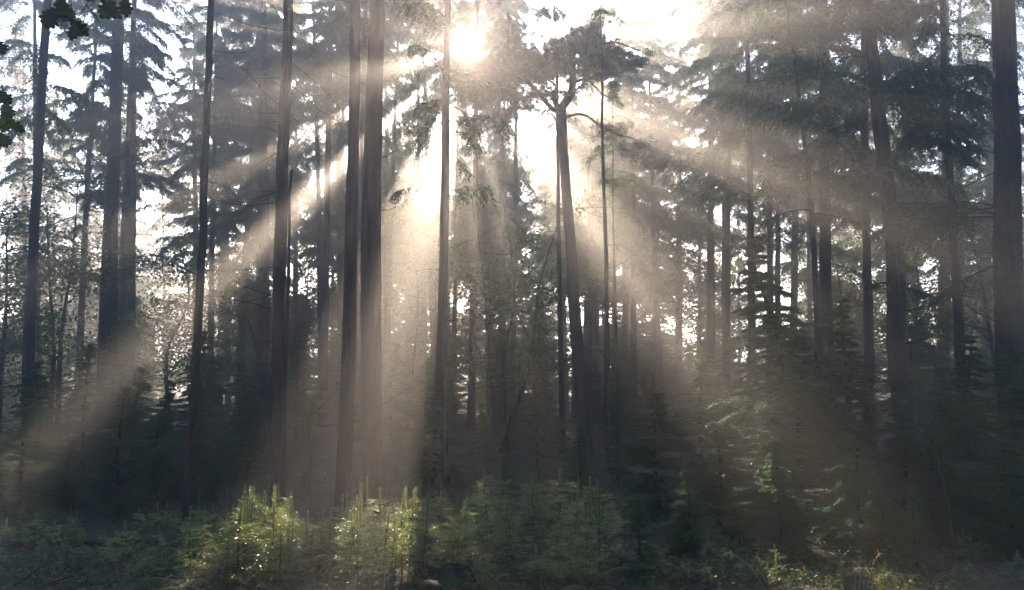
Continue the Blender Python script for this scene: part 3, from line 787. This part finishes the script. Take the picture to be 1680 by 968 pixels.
saplings(34, 405, 505, 6.2, 8.2, (.3, .74), 'sunlit pale green sapling in the bright clump left of the straight trunk', 'saplings in the left sunlit clump', .09)
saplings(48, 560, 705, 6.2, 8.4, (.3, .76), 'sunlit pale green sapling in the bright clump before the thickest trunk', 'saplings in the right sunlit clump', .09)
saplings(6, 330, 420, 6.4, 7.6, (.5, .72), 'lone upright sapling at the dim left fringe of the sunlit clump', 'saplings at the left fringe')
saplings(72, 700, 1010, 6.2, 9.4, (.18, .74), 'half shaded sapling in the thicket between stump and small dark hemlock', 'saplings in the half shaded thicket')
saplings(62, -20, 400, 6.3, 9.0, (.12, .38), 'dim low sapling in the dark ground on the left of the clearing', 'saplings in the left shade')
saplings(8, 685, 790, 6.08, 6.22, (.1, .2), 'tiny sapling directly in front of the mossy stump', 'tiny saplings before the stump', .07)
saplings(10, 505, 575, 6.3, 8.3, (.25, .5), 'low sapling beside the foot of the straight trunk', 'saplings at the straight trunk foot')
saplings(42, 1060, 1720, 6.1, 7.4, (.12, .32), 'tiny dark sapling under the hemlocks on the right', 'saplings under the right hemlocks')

def fern_proto(seed, nf, L):
    rng = np.random.default_rng(seed)
    st, fl = Geo(), Geo()
    for f in range(nf):
        az = f * 6.283 / nf + rng.normal(0, .3); ln = L * rng.uniform(.7, 1.1); e = rng.uniform(.7, 1.15)
        rad = np.array([math.cos(az), math.sin(az), 0]); tn = np.array([-rad[1], rad[0], 0])
        t = np.linspace(0, 1, 26)
        P = rad * (ln * (t * math.cos(e) + .25 * t ** 2))[:, None] + np.array([0, 0, 1.0]) * (ln * (t * math.sin(e) - .55 * t ** 2.2))[:, None]
        tubes(st, P, .003 * (1.1 - t), 4)
        for i in range(4, 26):
            pl = ln * .27 * math.sin(min(1, (1 - t[i]) * 1.25 + .05) * math.pi / 2) ** 1.1
            for sg in (-1, 1):
                D = unit(tn * sg + (P[i] - P[i - 1]) / np.linalg.norm(P[i] - P[i - 1]) * .5 - np.array([0, 0, .15]))
                q = np.linspace(.08, 1, 9)
                B = P[i] + D * (pl * q)[:, None] - np.array([0, 0, 1.0]) * (.25 * pl * q ** 2)[:, None]
                side = unit(np.cross(D, [0, 0, 1.0]))
                for s2 in (-1, 1):
                    kites(fl, B, np.tile(unit(D * .6 + side * s2), (9, 1)), np.tile(D, (9, 1)), pl * .22 * (1.15 - q), pl * .085)
    return st.mesh('stalks', STRAW), fl.mesh('fronds', BEECH)
FERN = [fern_proto(400 + i, n, L) for i, (n, L) in enumerate([(7, .42), (5, .5), (8, .36)])]
for i, (px, d, lab) in enumerate([(395, 6.5, 'fern at the dim left edge of the left sunlit clump'), (520, 6.6, 'fern with an arching frond between the two sunlit clumps'), (548, 7.6, 'fern close beside the foot of the straight centre trunk'),
        (690, 6.5, 'fern in front of the mossy stump, catching some light'), (728, 6.15, 'fern at the bottom edge hiding the foot of the mossy stump'), (800, 6.4, 'fern just right of the mossy stump'), (905, 6.6, 'fern in the half shaded thicket left of the small dark hemlock'),
        (960, 6.3, 'fern at the bottom edge beside the small dark hemlock'), (265, 6.7, 'fern in the left shade, right of the low fallen branches'), (175, 7.2, 'fern growing just in front of the mossy fallen log'),
        (330, 6.3, 'fern beside the pale dry grass at the left fringe'), (1120, 6.4, 'fern under the dark hemlocks beside the tiny pale hemlock'), (1500, 6.4, 'fern at the bottom right in deep shade')]):
    x = (px - 840) / F * d
    o = empty('fern', (x, d, float(gz(x, d)))); o.rotation_euler = (0, 0, i * 1.7); tag(o, lab, 'fern')
    o.scale = (.9 + .05 * (i % 4),) * 3
    for nm, m in zip(('stalks', 'fronds'), FERN[i % 3]):
        c = bpy.data.objects.new(nm, m); C.objects.link(c); c.parent = o

# ------------------------------------------------------------------ stump, fallen wood, grass, leaves
def stump():
    rng = np.random.default_rng(91)
    p = at(737, 908, 6.35); x, y = p[0], 6.35
    zg = float(gz(x, y)); h = (p[2] - zg) * .8
    o = empty('tree_stump', (x, y, zg)); org = (x, y, zg)
    tag(o, 'low dark mossy tree stump with a ragged flat top among the saplings', 'stump')
    th = np.linspace(0, 2 * math.pi, 40, endpoint=False)
    rag = rng.normal(0, .012, 40) + .025 * np.sin(th * 3)
    rings = []
    for f in (-.3, 0, .12, .3, .6, .85, 1.0):
        rr = .165 * (1 + .7 * math.exp(-max(f, 0) / .25)) * (1 + .06 * np.sin(th * 4 + 1) + .05 * np.sin(th * 7 + f * 2))
        rings.append(np.stack([x + rr * np.cos(th), y + rr * np.sin(th), zg + h * f + rag * max(f, 0) * .8], -1))
    V = np.concatenate(rings); i = np.arange(6)[:, None] * 40; k = np.arange(40)[None]; k2 = (k + 1) % 40
    g = Geo(); g.add(V, np.stack([i + k, i + k2, i + 40 + k2, i + 40 + k], -1).reshape(-1, 4))
    g.obj('bark', BARK_MOSS, o, org, smooth=True)
    r2 = rings[-1]; ins = []
    for f in (1.0, .8, .4):
        q = (r2 - [x, y, 0]) * [f, f, 1] + [x, y, 0]
        q[:, 2] -= (1 - f) * .03 * (1 + np.sin(th * 5)) ; ins.append(q)
    V = np.concatenate(ins + [np.array([[x, y, zg + h - .02]])])
    i = np.arange(2)[:, None] * 40
    g = Geo(); g.add(V, np.stack([i + k, i + k2, i + 40 + k2, i + 40 + k], -1).reshape(-1, 4), [(80 + a, 80 + (a + 1) % 40, 120) for a in range(40)])
    g.obj('cut_top', bark_mat('rotten_wood', (.03, .022, .014), (.12, .085, .05), moss=(.06, .09, .02)), o, org, smooth=True)
    P = np.stack([x + rng.normal(0, .13, 900), y + rng.normal(0, .13, 900), np.full(900, zg + h - .02)], -1)
    P = P[np.hypot(P[:, 0] - x, P[:, 1] - y) < .2]
    D = unit(rng.normal(0, 1, P.shape) * [1, 1, .2] + [0, 0, .9])
    g = Geo(); kites(g, P, D, unit(np.cross(D, rng.normal(0, 1, P.shape))), .03, .012)
    g.obj('moss', HERB, o, org)
stump()

def fallen(label, pts, d, r, seed, name='fallen_branch', twigs=6, lift=0.03):
    rng = np.random.default_rng(seed)
    W = []
    for (px, py, dd) in pts:
        q = at(px, py, dd); W.append(q)
    n = 18
    L = catmull(W, n); L[:, 2] = np.maximum(L[:, 2], gz(L[:, 0], L[:, 1]) + r * .6)
    L[0, 2] = gz(L[0, 0], L[0, 1]) + r * .5
    L[2:-2] += np.cumsum(rng.normal(0, .004, (n - 4, 3)), 0)
    org = L[0]
    g = Geo(); tubes(g, L, r * np.linspace(1, .45, n) * rng.uniform(.9, 1.1, n), 8, True)
    for _ in range(twigs):
        k = rng.integers(4, n - 2); dv = unit(L[k] - L[k - 1] + rng.normal(0, .6, 3) + [0, 0, .25])
        l = rng.uniform(.1, .4)
        tubes(g, np.stack([L[k], L[k] + dv * l * .5 + rng.normal(0, .02, 3), L[k] + dv * l]), np.array([r * .4, r * .3, r * .12]), 4)
    o = g.obj(name, BARK_MOSS if r > .03 else TWIG, None, org, smooth=True); o.location = tuple(org)
    tag(o, label, 'log' if r > .03 else 'branch')
fallen('dark thin bare branch slanting up in the bottom left corner', [(10, 968, 6.15), (45, 950, 6.2), (76, 927, 6.3)], 6.2, .009, 1)
fallen('forked dark dead branch lying low beside the slanting bare branch', [(60, 965, 6.2), (110, 950, 6.3), (150, 946, 6.4)], 6.2, .008, 2, twigs=9)
fallen('mossy fallen log lying level in the dark ground on the left', [(60, 893, 7.9), (160, 893, 8.0), (260, 889, 8.2)], 8, .05, 3, 'fallen_log', 3)
fallen('pale fallen stick between the two sunlit sapling clumps', [(495, 925, 6.9), (520, 922, 7.0), (545, 920, 7.1)], 7, .014, 4, twigs=2)
fallen('small dark stick leaning among the left sunlit saplings', [(440, 935, 6.6), (460, 925, 6.6), (480, 918, 6.65)], 7, .006, 5, twigs=2)
fallen('grey fallen stick at the bottom border left of the sunlit clump', [(110, 962, 6.2), (150, 958, 6.22), (200, 955, 6.25)], 7, .018, 6, twigs=3)
fallen('thin bare dead stem leaning through the hemlocks on the lower right', [(1560, 845, 7.2), (1535, 740, 7.3), (1520, 690, 7.4)], 7, .012, 7, twigs=8)

def dry_grass(label, stems, d, seed):
    rng = np.random.default_rng(seed)
    bx = stems[0][0]; b = at(bx[0], bx[1], d); zg = float(gz(b[0], d))
    o = empty('dry_grass', (b[0], d, zg)); org = (b[0], d, zg)
    tag(o, label, 'grass')
    g, h = Geo(), Geo()
    for s in stems:
        W = [at(px, py, d) for px, py in s]
        W[0] = np.array([W[0][0], d, float(gz(W[0][0], d)) - .02])
        L = catmull(W, 14)
        tubes(g, L, np.linspace(.0032, .0012, 14), 4)
        for k in range(9, 14):
            for _ in range(3):
                D = unit(L[13] - L[11] + rng.normal(0, .03, 3)); D = unit(D + rng.normal(0, .4, 3))
                kites(h, L[k][None], D[None], unit(np.cross(D, [0, 1, .3]))[None], rng.uniform(.02, .045), .004)
    g.obj('stem', STRAW, o, org); h.obj('seed_head', STRAW, o, org)
dry_grass('arching golden dry grass stem at the bottom right of the clearing', [[(1262, 975), (1235, 935), (1208, 912), (1186, 905)], [(1265, 975), (1255, 950), (1240, 930)]], 6.0, 1)
dry_grass('short golden dry grass leaning left beside the arching stem', [[(1335, 975), (1322, 950), (1310, 935)], [(1340, 975), (1332, 955), (1318, 930)]], 6.0, 2)
dry_grass('upright tuft of golden dry grass, tallest at the bottom right', [[(1400, 975), (1405, 940), (1412, 915)], [(1418, 975), (1428, 940), (1441, 908)], [(1408, 975), (1410, 945), (1408, 925)], [(1425, 975), (1432, 960), (1440, 948)]], 6.0, 3)
dry_grass('pale dry grass blades at the left fringe of the sunlit clump', [[(360, 970), (368, 930), (392, 890)], [(375, 965), (380, 930), (378, 900)], [(330, 968), (342, 940), (360, 925)]], 6.4, 4)
dry_grass('thin dry grass stalk in the dark lower left', [[(100, 960), (95, 900), (78, 868)], [(108, 960), (104, 910), (98, 880)]], 7.0, 5)

def ground_cover():
    rng = np.random.default_rng(95)
    n = 60000
    d = rng.uniform(5.6, 12.5, n); px = rng.uniform(-60, 1740, n); x = (px - 840) / F * d
    dens = np.sin(x * 2.3 + d * 1.1) + np.sin(x * 1.1 - d * 2.3 + 2) + rng.normal(0, .8, n)
    k = dens > -1.1; x, d = x[k], d[k]; n = len(x)
    P = np.stack([x, d, gz(x, d)], -1)
    g = Geo()
    a = n * 2 // 5                                                     # grass blades
    D = unit(rng.normal(0, .5, (a, 3)) * [1, 1, 0] + [0, 0, 1]); W = unit(np.cross(D, rng.normal(0, 1, (a, 3))))
    kites(g, P[:a], D, W, rng.uniform(.06, .2, a), .006)
    Q = P[a:].copy(); Q[:, 2] += rng.uniform(.01, .12, n - a)            # small herb leaves
    D = unit(rng.normal(0, 1, (n - a, 3)) * [1, 1, .4]); W = unit(np.cross(D, [0, 0, 1.0] + rng.normal(0, .4, (n - a, 3))))
    s = rng.uniform(.6, 1.5, n - a)
    kites(g, Q, D, W, .035 * s, .02 * s)
    tag(g.obj('ground_cover', HERB), 'low green herbs and grass blades covering the clearing floor', 'ground cover', kind='stuff')
    n = 7000
    d = rng.uniform(5.6, 14, n); px = rng.uniform(-60, 1740, n); x = (px - 840) / F * d
    P = np.stack([x, d, gz(x, d) + rng.uniform(.004, .03, n)], -1)
    D = unit(rng.normal(0, 1, (n, 3)) * [1, 1, .3]); W = unit(np.cross(D, [0, 0, 1.0] + rng.normal(0, .35, (n, 3))))
    g = Geo(); s = rng.uniform(.6, 1.4, n); kites(g, P, D, W, .07 * s, .04 * s)
    tag(g.obj('leaf_litter', LITTER), 'brown fallen leaves scattered over the forest floor', 'leaf litter', kind='stuff')
ground_cover()

# ------------------------------------------------------------------ near oak whose leafy twigs hang into the top left corner
def oak():
    rng = np.random.default_rng(97)
    x, y = -3.2, .9; zg = float(gz(x, y))
    o = empty('oak_tree', (x, y, zg)); org = (x, y, zg)
    tag(o, 'near oak whose dark lobed leaves hang into the top left corner', 'tree')
    L = catmull([[x, y, zg - .1], [x - .05, y, 2.0], [x + .08, y + .1, 4.2], [x, y, 6.5]], 24)
    trunk_geo(rng, L, np.linspace(.17, .09, 24), 12).obj('trunk', BARK_MOSS, o, org, smooth=True)
    d = 2.3
    wg, fg = Geo(), Geo()
    p0 = np.array([x, y, 3.1])
    A = [at(-120, -160, d), at(60, -90, d), at(150, -70, d), at(230, -90, d)]
    limb = catmull([p0] + A, 24); tubes(wg, limb, np.linspace(.03, .006, 24), 6)
    B = [at(-130, -60, d), at(-60, 60, d), at(-40, 160, d), at(-20, 230, d)]
    limb2 = catmull([np.array([x, y, 2.7])] + B, 20); tubes(wg, limb2, np.linspace(.02, .004, 20), 6)
    out = np.array([(0, 0), (.07, .05), (.05, .12), (.17, .2), (.12, .27), (.25, .36), (.22, .43), (.16, .46), (.3, .58), (.27, .66), (.18, .66), (.22, .78), (.16, .85), (.1, .84), (.08, .94), (0, 1)])
    def leaf(tip_from, dirv, size, nrm):
        D = unit(dirv); W = unit(np.cross(D, nrm)); Nn = np.cross(W, D)
        R = [tip_from + D * size * b + W * size * a * 1.25 + Nn * size * (-.25 * a * a * 3 - .12 * b * b) for a, b in out]
        Lf = [tip_from + D * size * b - W * size * a * 1.25 + Nn * size * (-.25 * a * a * 3 - .12 * b * b) for a, b in out]
        M_ = [tip_from + D * size * b + Nn * size * (-.12 * b * b) for a, b in out]
        n = len(out); V = np.array(R + Lf + M_)
        Q = [(i, i + 1, 2 * n + i + 1, 2 * n + i) for i in range(n - 1)] + [(n + i + 1, n + i, 2 * n + i, 2 * n + i + 1) for i in range(n - 1)]
        fg.add(V, Q)
    cl = [(100, 10), (118, 30), (108, 48), (135, 5), (150, 8), (165, 0), (180, 5), (192, 20), (122, 55), (95, 30), (140, 20), (205, 10), (170, 18), (110, -10), (150, -20), (190, -15), (85, -5), (125, -30)]
    cl2 = [(2, 95), (0, 130), (8, 150), (-5, 165), (10, 185), (0, 200), (5, 215), (-10, 230), (-20, 110), (-30, 150), (14, 205), (-25, 190), (-15, 80), (0, 235)]
    for grp, lb in ((cl, limb), (cl2, limb2)):
        for px, py in grp:
            p = at(px + rng.normal(0, 4), py - 18, d + rng.normal(0, .08))
            j = int(np.argmin(np.linalg.norm(lb - p, axis=1)))
            tubes(wg, np.stack([lb[j], (lb[j] + p) / 2 + rng.normal(0, .012, 3), p]), np.array([.003, .0022, .0015]), 4)
            dv = np.array([rng.normal(.25, .5), rng.normal(0, .5), -.8])
            leaf(p, dv, rng.uniform(.055, .085), unit(np.array([rng.normal(0, .6), -1, rng.normal(.2, .5)])))
    wg.obj('limb', TWIG, o, org, smooth=True)
    fg.obj('leaves', OAK, o, org)
oak()
